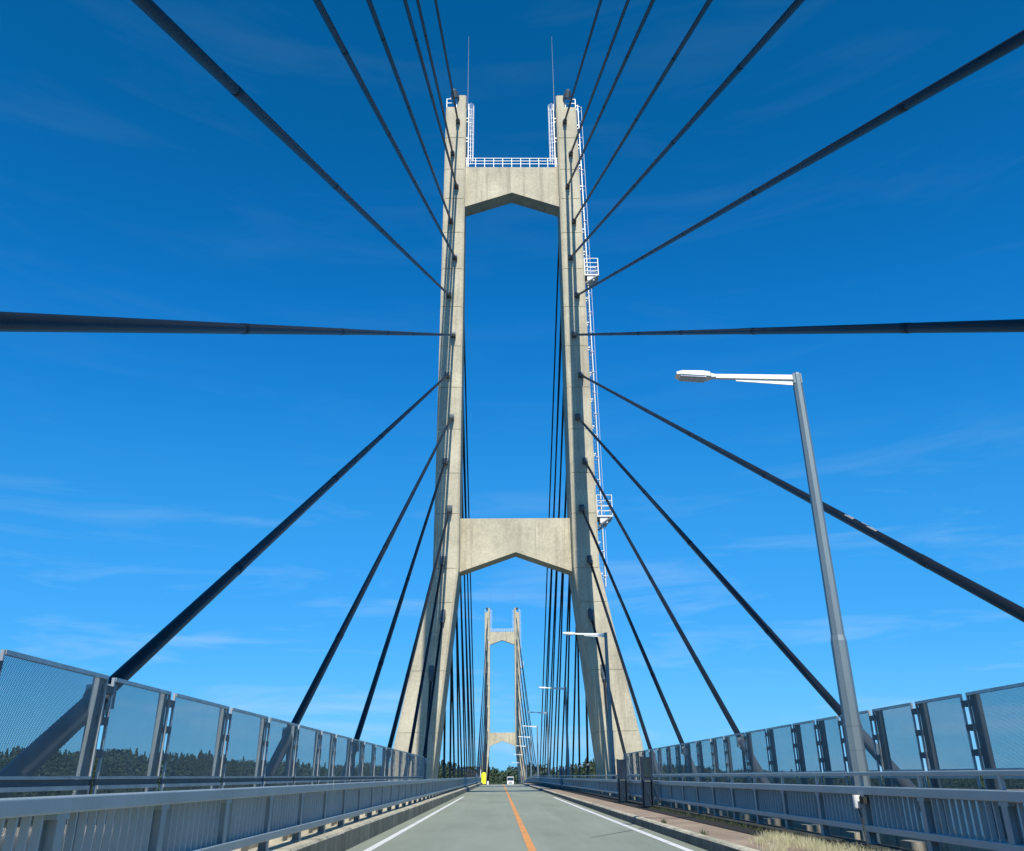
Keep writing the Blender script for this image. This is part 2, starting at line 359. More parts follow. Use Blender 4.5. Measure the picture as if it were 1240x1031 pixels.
# ------------------------------------------------------------------ towers
def half_in(z): return 4.285 if z >= 15.5 else 4.285 + (15.5-z)*.1087
def half_out(z): return 6.215 if z >= 15.5 else 6.215 + (15.5-z)*.189
def depth(z):
    return float(np.interp(z, [-40, 0, 20, 62], [6.3, 5.4, 4.4, 2.6]))
JOINTS = [-27, -22, -17.5, -13, -8.5, -4.2, 0, 4.05, 8.15, 12.97, 15.5, 19.72, 23.0, 26.7, 30.4, 34.2, 38.0, 41.8, 45.6, 49.3, 52.6, 56.3, 60.05]
def tower(label, dY, dz, xc, detail):
    t = thing('bridge_tower', label, 'bridge tower', (xc, dY, dz), 'concrete H-shaped towers of the bridge')
    P = Vector((xc, dY, dz))
    for s in (-1, 1):
        leg = MB(); L = None
        zs = JOINTS if detail else [-27, 0, 15.5, 60.05]
        if detail:
            # the leg's core carries the lifts; each lift is a piece of its own
            zz = [-27, 15.5, 60.0]
            core = [[(xc+s*(half_in(z)+.05), dY+.05, dz+z), (xc+s*(half_out(z)-.05), dY+.05, dz+z), (xc+s*(half_out(z)-.05), dY+depth(z)-.05, dz+z), (xc+s*(half_in(z)+.05), dY+depth(z)-.05, dz+z)] for z in zz]
            leg.loft(core); L = part('leg', leg, M['concrete'], t, smooth=False)
        rings_all = []
        for a, b in zip(zs[:-1], zs[1:]):
            rings = []
            for z, ins in ((a+.006, .03), (a+.03, 0), (b-.03, 0), (b-.006, .03)) if detail else ((a, 0), (b, 0)):
                i, o, d = half_in(z)+ins, half_out(z)-ins, depth(z); c = .14
                y0, y1 = dY+ins, dY+d-ins
                pr = [(i+c, y0), (o-c, y0), (o, y0+c), (o, y1-c), (o-c, y1), (i+c, y1), (i, y1-c), (i, y0+c)]
                rings.append([(xc+s*x, y, dz+z) for x, y in pr])
            if detail: part('concrete_lift', MB().loft(rings), M['concrete'], L, smooth=False)
            else: rings_all += rings if not rings_all else rings[1:]
        cap = MB().box(*sorted((xc+s*4.30, xc+s*5.12)), dY+.02, dY+depth(60)-.02, dz+60.04, dz+61.5, .1)
        if detail: part('leg_cap', cap, M['concrete'], L, smooth=False)
        else:
            leg.loft(rings_all); leg.add(cap.v, cap.f); L = part('leg', leg, M['concrete'], t, smooth=False)
    for nm, top, pk, en, y0 in (('upper_beam', 53.30, 50.40, 48.81, .55), ('lower_beam', 19.76, 17.08, 15.55, 1.45)):
        rings = []
        w = 4.31
        for y in (dY+y0, dY+y0+1.5):
            rings.append([(xc-w, y, dz+en), (xc, y, dz+pk), (xc+w, y, dz+en), (xc+w, y, dz+top), (xc-w, y, dz+top)])
        part(nm, MB().loft(rings), M['concrete'], t, smooth=False)
    # railing along the upper beam
    rl = bpy.data.objects.new('railing', None); COL.objects.link(rl); rl.parent = t
    for yy in (dY+.62, dY+1.98):
        n = 11
        pm = []
        for k in range(n):
            x = xc-4.2+8.4*k/(n-1); pm.append(MB().box(x-.022, x+.022, yy-.022, yy+.022, dz+53.29, dz+54.4))
        pieces('railing_post', pm, M['whitesteel'], rl, detail)
        for hh in (.45, .78, 1.1):
            part('railing_bar', MB().bar((xc-4.27, yy, dz+53.3+hh), (xc+4.27, yy, dz+53.3+hh), .04, .04), M['whitesteel'], rl, smooth=False)
    # ladders
    def ladder(sgn, side, z0, z1):
        """caged ladder on a side face; side +1 = outward face"""
        x = lambda z: xc + sgn*((half_out(z) if side > 0 else half_in(z)) + side*.22)
        o = sgn*side; yc = dY+.85
        ld = bpy.data.objects.new('ladder', None); COL.objects.link(ld); ld.parent = t
        pieces('stile', [MB().bar((x(z0), yc+q, dz+z0), (x(z1), yc+q, dz+z1), .07, .07) for q in (-.22, .22)], M['whitesteel'], ld, detail)
        rg = []; z = z0+.2
        while z < z1: rg.append(MB().bar((x(z), yc-.22, dz+z), (x(z), yc+.22, dz+z), .035, .035)); z += .32 if detail else 1.2
        pieces('rung', rg, M['whitesteel'], ld, detail)
        cg = MB(); z = z0+.8
        k = .72 if side > 0 else .95
        pts = [(a*k, b) for a, b in ((0, -.32), (.22, -.36), (.42, -.22), (.5, 0), (.42, .22), (.22, .36), (0, .32))]
        while z < z1:
            q = [(x(z)+o*a, yc+b, dz+z) for a, b in pts]
            for p0, p1 in zip(q[:-1], q[1:]): cg.bar(p0, p1, .015, .05)
            z += (1.9 if side > 0 else 1.0) if detail else 2.2
        for a, b in ((pts[3],) if side > 0 else pts[1:6]):
            cg.bar((x(z0+.8)+o*a, yc+b, dz+z0+.8), (x(z1)+o*a, yc+b, dz+z1), .04, .02)
        part('cage', cg, M['whitesteel'], ld, smooth=False)
        st = []; z = z0+1
        while z < z1:
            st += [MB().bar((x(z)-o*.24, yc+q, dz+z), (x(z), yc+q, dz+z), .06, .1) for q in (-.22, .22)]; z += 2.4
        pieces('bracket', st, M['whitesteel'], ld, detail)
    ladder(-1, -1, 53.4, 61.0); ladder(1, -1, 53.4, 61.0); ladder(1, 1, 14.2, 60.9)
    # landings on the right leg's outer face
    for zf in (41.3, 19.5):
        xo = xc + half_out(zf)
        pl = part('landing', MB().box(xo-.01, xo+1.25, dY+.25, dY+1.75, dz+zf, dz+zf+.12), M['whitesteel'], t, smooth=False)
        part('lamp_box', MB().box(xo+.25, xo+.85, dY+.35, dY+1.6, dz+zf-.45, dz+zf-.005), M['whitesteel'], pl, smooth=False)
        pieces('bracket', [MB().bar((xo, dY+q, dz+zf-.8), (xo+1.1, dY+q, dz+zf-.02), .08, .1) for q in (.30, 1.7)], M['darksteel'], pl, detail)
        cs = [(xo+.05, dY+.28), (xo+1.22, dY+.28), (xo+1.22, dY+1.72), (xo+.05, dY+1.72)]
        pieces('guard_bar', [MB().bar((*a, dz+zf+hh), (*b, dz+zf+hh), .045, .045) for a, b in zip(cs[:-1], cs[1:]) for hh in (.5, .9, 1.3, 1.75)], M['whitesteel'], pl, detail)
        pieces('guard_post', [MB().box(a[0]-.03, a[0]+.03, a[1]-.03, a[1]+.03, dz+zf+.1, dz+zf+1.77) for a in cs], M['whitesteel'], pl, detail)
    for s in (-1, 1):
        x = xc+s*4.55
        part('lightning_rod', MB().tube([(xc+s*4.19, dY+.9, dz+60.4), (xc+s*4.19, dY+.9, dz+63.5), (xc+s*4.19, dY+.9, dz+70.2)], [.020, .017, .008], 6), M['pipe'], t)
        lampx = xc+s*5.35
        wl_ = part('warning_lamp', MB().tube([(lampx, dY-.1, dz+61.05), (lampx+s*.1, dY-.45, dz+61.55), (lampx+s*.12, dY-.5, dz+61.75)], [.42, .3, .12], 10), M['darksteel'], t)
        part('bracket', MB().bar((lampx-s*.35, dY+.3, dz+61.1), (lampx+s*.05, dY-.2, dz+61.8), .07, .07).bar((lampx-s*.4, dY+.3, dz+61.48), (lampx+s*.5, dY+.1, dz+61.2), .06, .06), M['whitesteel'], wl_, smooth=False)
        xa, xb = xc+s*5.2, xc+s*6.15
        tg = bpy.data.objects.new('top_guardrail', None); COL.objects.link(tg); tg.parent = t
        pieces('guard_post', [MB().box(xq-.03, xq+.03, yy-.03, yy+.03, dz+60.04, dz+61.1) for xq, yy in ((xb, dY+.1), (xb, dY+1.4), (xb, dY+2.5), (xa, dY+.1))], M['whitesteel'], tg, detail)
        gb = []
        for hh in (.55, 1.06):
            gb += [MB().bar((xb, dY+.1, dz+60.04+hh), (xb, dY+2.5, dz+60.04+hh), .05, .05), MB().bar((xa, dY+.1, dz+60.04+hh), (xb, dY+.1, dz+60.04+hh), .05, .05)]
        pieces('guard_bar', gb, M['whitesteel'], tg, detail)
    return t
tower('near pale concrete H-shaped bridge tower with splayed legs and white ladders', D1, 0, XC, True)
tower('small distant concrete H-shaped tower straight ahead over the road, far smaller than the near one', D2, zr(300)+.25, .92, False)

# ------------------------------------------------------------------ stay cables
ZA = [58.2, 54.39, 50.62, 46.78, 42.94, 39.1, 35.25, 31.49, 27.74, 23.97, 20.13, 16.16, 12.13, 8.19]
OFF = [5.04, 5.47]*6 + [5.37, 6.09]
YL = [-57.8, -48.3, -38.7, -30.0, -20.8, -11.7, -2.1, 7.36, 17.4, 27.0, 36.0, 45.7, 55.3, 59.2]
YR = [-56.7, -45.9, -37.0, -28.6, -20.1, -11.3, -2.1, 7.0, 16.3, 25.8, 34.9, 43.6, 53.7, 59.2]
XL, XR = -4.95, 8.0
TAPE = [(11.95, .42, -30), (11.35, .3, -5), (10.9, .42, -25)]
def cable(side, A, Bp, label, group, level):
    A, Bp = Vector(A), Vector(Bp); d = (A-Bp); Ln = d.length; d.normalize()
    t = thing('stay_cable', label, 'cable', Bp, group)
    n = 12 if level == 0 else (8 if level == 1 else 5)
    at = lambda q: Bp + d*q
    steps = [2.0]; r_lo, r_hi = .099, .092
    if level >= 2: r_lo = r_hi = .10
    q1 = Ln*.38; q2 = Ln*.62
    if level < 2:
        part('sheath', MB().tube([at(.4), at(q1), at(q1+.02), at(Ln-.25)], [r_lo, r_lo, r_hi, r_hi], n), M['cable'], t)
        for q, r in [(q, r_lo if q < q1 else r_hi) for q in np.arange(9.06, Ln*.8, 8.6)]:
            part('sleeve', MB().tube([at(q-.17), at(q-.16), at(q+.16), at(q+.17)], [r+.001, r+.005, r+.005, r+.001], n), M['cable'], t)
    else:
        part('sheath', MB().tube([at(.4), at(Ln-.1)], r_lo, n), M['cable'], t)
    gl = min(1.95/max(d.z, .2), 6.5)
    part('guide_pipe', MB().tube([at(-.5), at(gl)], .128, n), M['pipe'], t)
    if level < 2:
        cb = MB().tube([at(gl-.12), at(gl-.1), at(gl+.06), at(gl+.08)], [.13, .165, .165, .10], n)
        co = part('collar', cb, M['pipe'], t)
        p = at(gl); c = d.cross(Vector((1, 0, 0))).normalized(); c = c if c.z > 0 else -c
        part('clamp', MB().box(p.x-.17, p.x+.17, p.y-.09, p.y+.09, p.z-.15, p.z+.13, .04).bar(p-c*.25, p+c*.24, .08, .10, (1, 0, 0)), M['galv' if level == 0 else 'darksteel'], co, smooth=False)
        if level == 0 and gl > 2:
            part('strut', MB().tube([p, (p.x, p.y+.12*(1 if d.y > 0 else -1), .1+zr(p.y))], .05, 8), M['pipe'], t)
        s = MB().tube([at(Ln+.3), at(Ln-.45), at(Ln-.47), at(Ln-.75), at(Ln-.78)], [.20, .20, .17, .15, .10], n)
        part('socket', s, M['darksteel'], t)
        e = A; sg = -1 if d.y > 0 else 1
        if side > 0 and 'eighth' in label:
            for q, ln, a0 in TAPE:
                tp = MB(); rr = r_lo+.004
                a_ = d.cross(Vector((1, 0, 0))).normalized(); b_ = Vector((1, 0, 0))
                a_ = a_ if a_.z > 0 else -a_
                for k in range(4):
                    t0, t1 = R(a0+k*22), R(a0+k*22+22)
                    u0 = a_*math.cos(t0)+b_*math.sin(t0); u1 = a_*math.cos(t1)+b_*math.sin(t1); sk = k*.03
                    tp.add([at(q+sk)+u0*rr, at(q+ln*(1-k*.2)+sk)+u0*rr, at(q+ln*(1-k*.2)+sk)+u1*rr, at(q+sk)+u1*rr], [(0, 1, 2, 3)])
                part('peeling_tape', tp, M['galv'], t, smooth=False)
        part('bearing_plate', MB().box(e.x-.20, e.x+.20, *sorted((e.y+.02*-sg, e.y+sg*.13)), e.z-.27, e.z+.24), M['darksteel'], t, smooth=False)
    return t
for s, nm in ((-1, 'left'), (1, 'right')):
    YD = YL if s < 0 else YR
    for i in range(14):
        xa = XC+s*OFF[i]; xd = XL if s < 0 else XR
        if i == 13: xd = -5.05 if s < 0 else 7.62
        order = 'topmost' if i == 0 else ('lowest' if i == 13 else ORD[i+1])
        cable(s, (xa, D1, ZA[i]), (xd, YD[i], .27), f'{order} stay cable down the near tower\'s {nm} leg, on the side facing the viewer', 'stay cables on the near side of the near tower', 0)
        yb = 2*(D1+2.0)-YD[i]; dp = depth(ZA[i])
        cable(s, (xa, D1+dp, ZA[i]), (xd, yb, .27+zr(yb)), f'{order} stay cable behind the near tower\'s {nm} leg, running away from the viewer', 'stay cables over the main span from the near tower', 1)
        xa2 = .92+s*OFF[i]; zt = ZA[i]+zr(300)+.25
        yf = D2 - (D1-YD[i])*.94
        cable(s, (xa2, D2, zt), (xd, yf, .27+zr(yf)), f'thin distant stay cable on the far tower\'s {nm} leg, {order} on this side', 'stay cables over the main span from the far tower', 2)
        yk = D2+dp+(D1-YD[i])*.94
        cable(s, (xa2, D2+dp, zt), (xd, yk, .27+zr(yk)), f'thin distant stay cable beyond the far tower\'s {nm} leg, {order} on its back', 'stay cables beyond the far tower', 2)

# ------------------------------------------------------------------ guardrails
def rprof(x0, x1, z0, z1, r=.025):
    p = []
    for cx, cz, a0 in ((x1-r, z1-r, 0), (x0+r, z1-r, 90), (x0+r, z0+r, 180), (x1-r, z0+r, 270)):
        for a in (0, 30, 60, 90): p.append((cx+r*math.cos(R(a0+a)), cz+r*math.sin(R(a0+a))))
    return p
def guardrail(label, s, xf, ztop, zlow, foot, y_post0, spacing, hand):
    """xf = face towards the road; s = direction away from the road; ztop/zlow = (bottom, top) of the beams"""
    g = thing('guardrail', label, 'guardrail', (xf, 0, 0), 'guardrails along the roadway')
    xs = lambda a, b: sorted((xf+s*a, xf+s*b))
    joint = 6*spacing
    starts = []
    y = y_post0-.75*spacing
    while y > -30: y -= joint
    while y < 330: starts.append(y); y += joint
    for y in starts:
        y1 = y+joint-.012; jx = random.uniform(-.004, .004); jz = random.uniform(-.004, .004)
        part('top_rail', MB().extr(rprof(*xs(jx, .165+jx), ztop[0]+jz, ztop[1]+jz, .014), ysteps(y, y1), zr), M['rail'], g, smooth=False)
        part('lower_rail', MB().extr(rprof(*xs(0, .14), *zlow, .012), ysteps(y, y1), zr), M['rail'], g, smooth=False)
        if hand: part('handrail', MB().extr(rprof(*xs(.03, .11), *hand, .012), ysteps(y, y1), zr), M['rail'], g, smooth=False)
    # H-section posts
    xa, xb = xs(.02, .135); w = .06
    pm = MB(); h = ztop[0]+.02-foot
    prof = [(xa, -w), (xa+.012, -w), (xa+.012, -.006), (xb-.012, -.006), (xb-.012, -w), (xb, -w), (xb, w), (xb-.012, w), (xb-.012, .006), (xa+.012, .006), (xa+.012, w), (xa, w)]
    def ring(z): return [(x-xf, y, z) for x, y in prof]
    pm.loft([ring(0), ring(h)]); pme = mesh_of(pm, 'post', M['post'], False)
    bm_ = MB().box(xa-xf-.01, xb-xf+.01, -.1, .1, 0, .02); bme = mesh_of(bm_, 'base_plate', M['post'], False)
    bk = MB().box(*sorted((s*.015, s*.15)), -.10, .10, h-.06, h-.019); 
    bkm = mesh_of(bk, 'bracket', M['post'], False)
    bl = MB().box(*sorted((s*.035, s*.092)), -.010, .010, 0, ztop[0]-zlow[1]+.02); blm = mesh_of(bl, 'baluster', M['rail'], False)
    hp = MB().box(*sorted((s*.035, s*.075)), -.03, .03, ztop[1]-.01, (hand[0] if hand else ztop[1])+.02) if hand else None
    hpm = mesh_of(hp, 'handrail_post', M['rail'], False) if hand else None
    py = y_post0
    while py > 1.5: py -= spacing
    nb = 0; row = MB()
    while py < 325:
        o = put('post', pme, g, (0, py, foot+zr(py)))
        if py < 70:
            put('base_plate', bme, o, (0, 0, .001)); put('bracket', bkm, o, (0, 0, 0))
        if hand and py < 200: put('handrail_post', hpm, o, (0, 0, -foot))
        nbay = 10
        for k in range(1, nbay+1):
            yb = py + .09 + (spacing-.18)*(k-.0)/(nbay+1)
            if yb > 2 and nb < 296 and yb < 62: put('baluster', blm, g, (0, yb, zlow[1]-.01+zr(yb))); nb += 1
            elif yb > 2: row.box(*xs(.03, .10), yb-.009, yb+.009, zlow[1]-.01+zr(yb), ztop[0]+.01+zr(yb))
        py += spacing
    part('baluster_row', row, M['rail'], g, smooth=False, kind='stuff')
    return g
guardrail('grey steel guardrail with vertical bars along the left kerb, without a handrail', -1, -3.15, (1.05, 1.165), (.49, .59), .355, 6.66, 1.99, None)
guardrail('grey steel guardrail with an extra thin handrail on top, beside the brown footway', 1, 5.62, (.95, 1.07), (.435, .53), .265, 10.1, 1.97, (1.222, 1.282))

# ------------------------------------------------------------------ perforated wind screens
def screen(label, s, X, gaps, ztop, zbot):
    f = thing('wind_screen', label, 'fence', (X, gaps[0], 0), 'perforated screens at the deck edges')
    g2 = .08
    for a, b in zip(gaps[:-1], gaps[1:]):
        y0, y1 = a+g2, b-g2; h = .022
        pn = bpy.data.objects.new('panel', None); COL.objects.link(pn); pn.parent = f; pn.location = (0, y0-gaps[0], 0)
        def frame(z0, z1):
            fr = MB()
            fr.box(X-.017, X+.017, y0, y0+.03, z0, z1).box(X-.017, X+.017, y1-.03, y1, z0, z1)
            fr.box(X-.025, X+.025, y0+.0305, y1-.0305, z1-.04, z1+.003).box(X-.017, X+.017, y0+.0305, y1-.0305, z0, z0+.03)
            return fr
        part('frame', frame(zbot+.04, ztop), M['galv'], pn, smooth=False)
        part('frame', frame(.34, zbot-.03), M['galv'], pn, smooth=False)
        part('cross_rail', MB().box(*sorted((X+s*.005, X+s*.028)), y0, y1, zbot-.028, zbot+.038), M['darksteel'], pn, smooth=False)
        for z0, z1 in ((zbot+.07, ztop-.03), (.37, zbot-.06)):
            part('perforated_sheet', MB().add([(X, y0+.03, z0), (X, y1-.03, z0), (X, y1-.03, z1), (X, y0+.03, z1)], [(0, 1, 2, 3)]), M['mesh'], pn, smooth=False)
    for y in gaps:
        xo = X+s*.085
        # post stands behind the panels, its near flange just clear of the gap
        pm = MB().box(*sorted((X+s*.03, X+s*.11)), y-(.21 if s < 0 else .27), y-.09, .30, ztop-.02, .008)
        p = part('post', pm, M['post' if s < 0 else 'darksteel'], f, smooth=False)  # right posts given darker steel to put their shade into the colour
        for z in (ztop-.15, ztop-.50, ztop-.86, zbot-.25):
            part('tab', MB().box(X-.024, X+.024, y-.09, y+.09, z-.045, z+.045).box(*sorted((X+s*.024, X+s*.045)), y-.12, y+.06, z-.05, z+.05), M['darksteel'], p, smooth=False)
        part('base_plate', MB().box(X-.1, X+.16, y-.28, y-.02, .285, .305), M['galv'], p, smooth=False)
    return f
LG = [3.4, 5.7, 8.0, 10.43, 12.48, 15.22, 17.84, 20.49, 23.2, 25.27, 28.06, 30.66, 33.5, 36.6, 39.6, 42.7, 45.8, 48.9, 52.0, 55.0]
RG = [6.4, 8.15, 9.9, 11.65, 13.42, 15.12, 16.92, 18.55, 20.02, 21.66, 23.83, 25.95, 28.4, 30.19, 32.43, 34.4, 36.4, 38.4, 40.6, 42.8, 45.0, 47.2, 49.4, 51.6]
screen('perforated steel screen of framed panels along the left deck edge, behind the guardrail', -1, -4.70, LG, 2.415, 1.24)
screen('perforated steel screen of framed panels along the right deck edge, behind the street lamp', 1, 7.25, RG, 2.395, 1.24)

blk = mesh_of(MB().box(-.16, .16, -.22, .22, 0, .22, .02), 'base_block', M['deckconc'], False)
for s_, fx, nm in ((-1, -4.25, 'left'), (1, 6.75, 'right')):
    q = bpy.data.objects.new('block_row', None); COL.objects.link(q); struct(q, f'pale concrete blocks along the {nm} maintenance strip')
    for k in range(24):
        put('concrete_block', blk, q, (fx, 7+2.6*k+random.uniform(-.2, .2), .02 if s_ > 0 else .10))

# ------------------------------------------------------------------ street lamps
def make_lamp():
    t = thing('street_lamp', 'x', 'street lamp', (0, 0, 0), 'street lamps along the right guardrail')
    H = 8.98
    part('pole', MB().tube([(0, 0, 3.40), (0, 0, H-.05), (0, 0, H)], [.122, .095, .088], 8), M['lampgrey'], t, local=True, smooth=False)
    lo = part('base_sleeve', MB().tube([(0, 0, 0), (0, 0, 3.44), (0, 0, 3.54)], [.155, .142, .123], 8), M['lampgrey'], t, local=True, smooth=False)
    part('hatch', MB().box(-.05, .05, -.152, -.138, .55, 1.0), M['lampgrey'], lo, local=True, smooth=False)
    for zz in (1.55, 1.95): part('band', MB().tube([(0, 0, zz), (0, 0, zz+.03)], .153, 8), M['lampgrey'], lo, local=True, smooth=False)
    part('foot_plate', MB().box(-.24, .24, -.24, .24, -.02, .012), M['galv'], lo, local=True, smooth=False)
    part('arm', MB().loft([[(x, y, z) for y, z in ((-w, c-h), (w, c-h), (w, c+h), (-w, c+h))] for x, w, h, c in ((.02, .05, .055, H-.10), (-1.75, .04, .045, H-.06))]), M['lampwhite'], t, local=True, smooth=False)
    part('gusset', MB().loft([[(x, -.012, H-.17-d), (x, .012, H-.17-d), (x, .012, H-.155+u), (x, -.012, H-.155+u)] for x, d, u in ((-.085, .10, 0), (-1.3, .0, .035))]), M['lampwhite'], t, local=True, smooth=False)
    part('arm_collar', MB().box(-.10, .085, -.07, .07, H-.24, H-.02), M['lampgrey'], t, local=True, smooth=False)
    hd = MB()
    rings = []
    for x, w, zb, zt in ((-1.72, .06, -.09, -.02), (-1.82, .075, -.10, .0), (-1.86, .13, -.105, .02), (-2.0, .155, -.10, .035), (-2.45, .155, -.07, .04), (-2.56, .11, -.05, .02)):
        rings.append([(x, -w, H+zb), (x, w, H+zb), (x, w, H+zt-.03), (x, w*.7, H+zt), (x, -w*.7, H+zt), (x, -w, H+zt-.03)])
    hd.loft(rings); h = part('luminaire', hd, M['lampwhite'], t, local=True, smooth=False)
    part('lens', MB().loft([[(-1.95, -.14, H-.135), (-1.95, .14, H-.135), (-1.95, .14, H-.10), (-1.95, -.14, H-.10)], [(-2.48, -.13, H-.10), (-2.48, .13, H-.10), (-2.48, .13, H-.07), (-2.48, -.13, H-.07)]]), M['headlight'], h, local=True, smooth=False)
    return t
lamp0 = make_lamp()
LY = [15.6, 49.9, 82.5, 115.5, 148, 181, 213, 246, 279, 312]
for i, y in enumerate(LY):
    o = lamp0 if i == 0 else copy_tree(lamp0)
    o.location = (6.3, y, .085+zr(y))
    nm = ['nearest street lamp, tall against the sky, its arm reaching left over the road', 'second nearest street lamp, standing in front of the near tower\'s right leg', 'third nearest street lamp, just beyond the near tower\'s right leg', 'fourth nearest street lamp, among the right main-span cables'][i] if i < 4 else f'small distant street lamp, {ORD[i+1]} nearest in the row running to the far tower'
    o['label'] = nm if i < 9 else 'small distant street lamp, farthest of the row, beyond the far tower'

# ------------------------------------------------------------------ smaller things
jb = thing('junction_box', 'white junction box with a dangling black cable on the right guardrail below the nearest lamp', 'junction box', (5.58, 14.0, .9))
part('box', MB().tube([(5.57, 14.08, .76), (5.57, 14.08, .78), (5.57, 14.08, .95)], [.045, .055, .055], 10), M['lampwhite'], jb)
part('socket', MB().box(5.56, 5.64, 13.8, 13.95, .83, .93), M['black'], jb, smooth=False)
part('cable', MB().tube([(5.57, 14.08, .77), (5.57, 14.03, .70), (5.585, 14.0, .60), (5.57, 13.98, .52), (5.56, 13.95, .42), (5.55, 13.88, .30), (5.54, 13.85, .25)], .011, 6), M['black'], jb)

def signboard(label, x, y, w, z0, z1, glassy):
    t = thing('sign_frame', label, 'sign frame', (x, y, .1), 'braced steel boards beside the right guardrail')
    part('board', MB().box(x-w/2+.03, x+w/2-.03, y-.02, y+.02, z0+.05, z1), M['navy'], t, smooth=False)
    for s in (-1, 1): part('post', MB().box(x+s*w/2-.03, x+s*w/2+.03, y-.03, y+.05, z0, z1+.02), M['navy'], t, smooth=False)
    part('crossbar', MB().box(x-w/2+.031, x+w/2-.031, y-.035, y+.03, z0+.86, z0+.92), M['darksteel'], t, smooth=False)
    for s in (-1, 1): part('brace', MB().bar((x+s*(w/2-.03), y-.03, z0+1.0), (x+s*(w/2-.03), y-1.5, z0+.22), .05, .05), M['navy'], t, smooth=False)
    if glassy: part('panel', MB().box(x-w/2+.06, x+w/2-.06, y-.033, y-.021, z0+1.02, z1-.08), M['glass'], t, smooth=False)
    return t
signboard('dark steel board with diagonal braces, at the far end of the right screens', 5.36, 39.3, .36, .17, 1.90, False)
signboard('dark braced steel board with a glossy upper pane, in front of the right guardrail', 5.36, 32.7, .36, .17, 1.87, True)

bf = thing('blue_frame', 'blue steel frame standing at the right guardrail beyond the near tower', 'frame', (5.75, 80, .2))
for yy in (76.2, 80.5, 85.2): part('post', MB().box(5.68, 5.80, yy-.08, yy+.08, .27, 1.95 if yy > 77 else 1.1), M['blue'], bf, smooth=False)
for zz in (.55, 1.02, 1.85): part('crossbar', MB().box(5.70, 5.78, 76.3 if zz < 1.5 else 80.6, 85.1, zz-.05, zz+.05), M['blue'], bf, smooth=False)
part('wheel_ring', MB().tube([(5.60+.0, 81.8+1.0*math.cos(a), .75+.28*math.sin(a)) for a in np.linspace(0, 6.0, 14)], .04, 6), M['blue'], bf)

yb = 152.0
mk = thing('marker_board', 'fluorescent yellow round-topped board standing at the left kerb far down the road', 'marker board', (-2.95, yb, zr(yb)))
w_ = .38; pts = [(-w_, .12), (w_, .12), (w_, 1.6)] + [(w_*math.cos(R(a)), 1.6+.35*math.sin(R(a))) for a in range(20, 180, 20)] + [(-w_, 1.6)]
part('board', MB().loft([[(-2.75+x, yy, z+zr(yb)) for x, z in pts] for yy in (yb-.06, yb+.06)]), M['yellow'], mk, smooth=False)
part('foot', MB().box(-3.1, -2.4, yb-.2, yb+.25, zr(yb), zr(yb)+.11), M['black'], mk, smooth=False)
part('post', MB().box(-3.32, -3.24, yb-.04, yb+.04, zr(yb)+.3, zr(yb)+2.3), M['lampwhite'], mk, smooth=False)
yq = 182.0
dl = thing('delineator', 'tiny white marker post at the left kerb near the far tower', 'marker post', (-2.45, yq, zr(yq)))
part('body', MB().box(-2.62, -2.28, yq-.1, yq+.1, zr(yq)+.06, zr(yq)+.72, .04), M['lampwhite'], dl, smooth=False)
part('foot', MB().box(-2.7, -2.2, yq-.2, yq+.2, zr(yq), zr(yq)+.058), M['black'], dl, smooth=False)

# oncoming small van
vy = 204.0; vx = 2.36; vz = zr(vy)
van = thing('van', 'tiny white boxy van oncoming in the right lane far down the road', 'van', (vx, vy, vz))
W = .74
side = [(0, .28), (0, .78), (.10, .98), (.28, 1.06), (.40, 1.84), (.7, 1.95), (3.2, 1.95), (3.38, 1.7), (3.4, .35), (3.3, .25), (.1, .25)]
rings = [[(vx+x*sc, vy+a, vz+b) for a, b in side] for x, sc in ((-W, 1), (W, 1))]
part('body', MB().loft(rings), M['vanwhite'], van, smooth=False)
def slab(x0, x1, p, q, th=.02):
    (a0, b0), (a1, b1) = p, q; dv = Vector((0, -(b1-b0), (a1-a0))).normalized()*th
    if dv.y > 0: dv = -dv
    return MB().loft([[(vx+x, vy+a0, vz+b0), (vx+x, vy+a1, vz+b1), (vx+x, vy+a1+dv.y, vz+b1+dv.z), (vx+x, vy+a0+dv.y, vz+b0+dv.z)] for x in (x0, x1)])
part('windscreen', slab(-.70, .70, (.286, 1.10), (.394, 1.80)), M['glass'], van, smooth=False)
part('grille', MB().box(vx-.46, vx+.46, vy-.03, vy+.02, vz+.54, vz+.80), M['black'], van, smooth=False)
part('bumper', MB().box(vx-.73, vx+.73, vy-.07, vy+.05, vz+.30, vz+.52), M['vanwhite'], van, smooth=False)
for s in (-1, 1):
    part('headlight', MB().box(*sorted((vx+s*.48, vx+s*.70)), vy-.025, vy+.06, vz+.60, vz+.78), M['headlight'], van, smooth=False)
    part('mirror', MB().box(*sorted((vx+s*.75, vx+s*.92)), vy+.35, vy+.45, vz+1.1, vz+1.3), M['black'], van, smooth=False)
    part('side_window', MB().box(*sorted((vx+s*.735, vx+s*.745)), vy+1.0, vy+3.1, vz+1.2, vz+1.75), M['glass'], van, smooth=False)
    for a in (.65, 2.75):
        wh = part('wheel', MB().tube([(vx+s*.58, vy+a, vz+.27), (vx+s*.745, vy+a, vz+.27)], .27, 14), M['black'], van)
        part('rim', MB().tube([(vx+s*.746, vy+a, vz+.27), (vx+s*.752, vy+a, vz+.27)], .17, 10), M['galv'], wh)

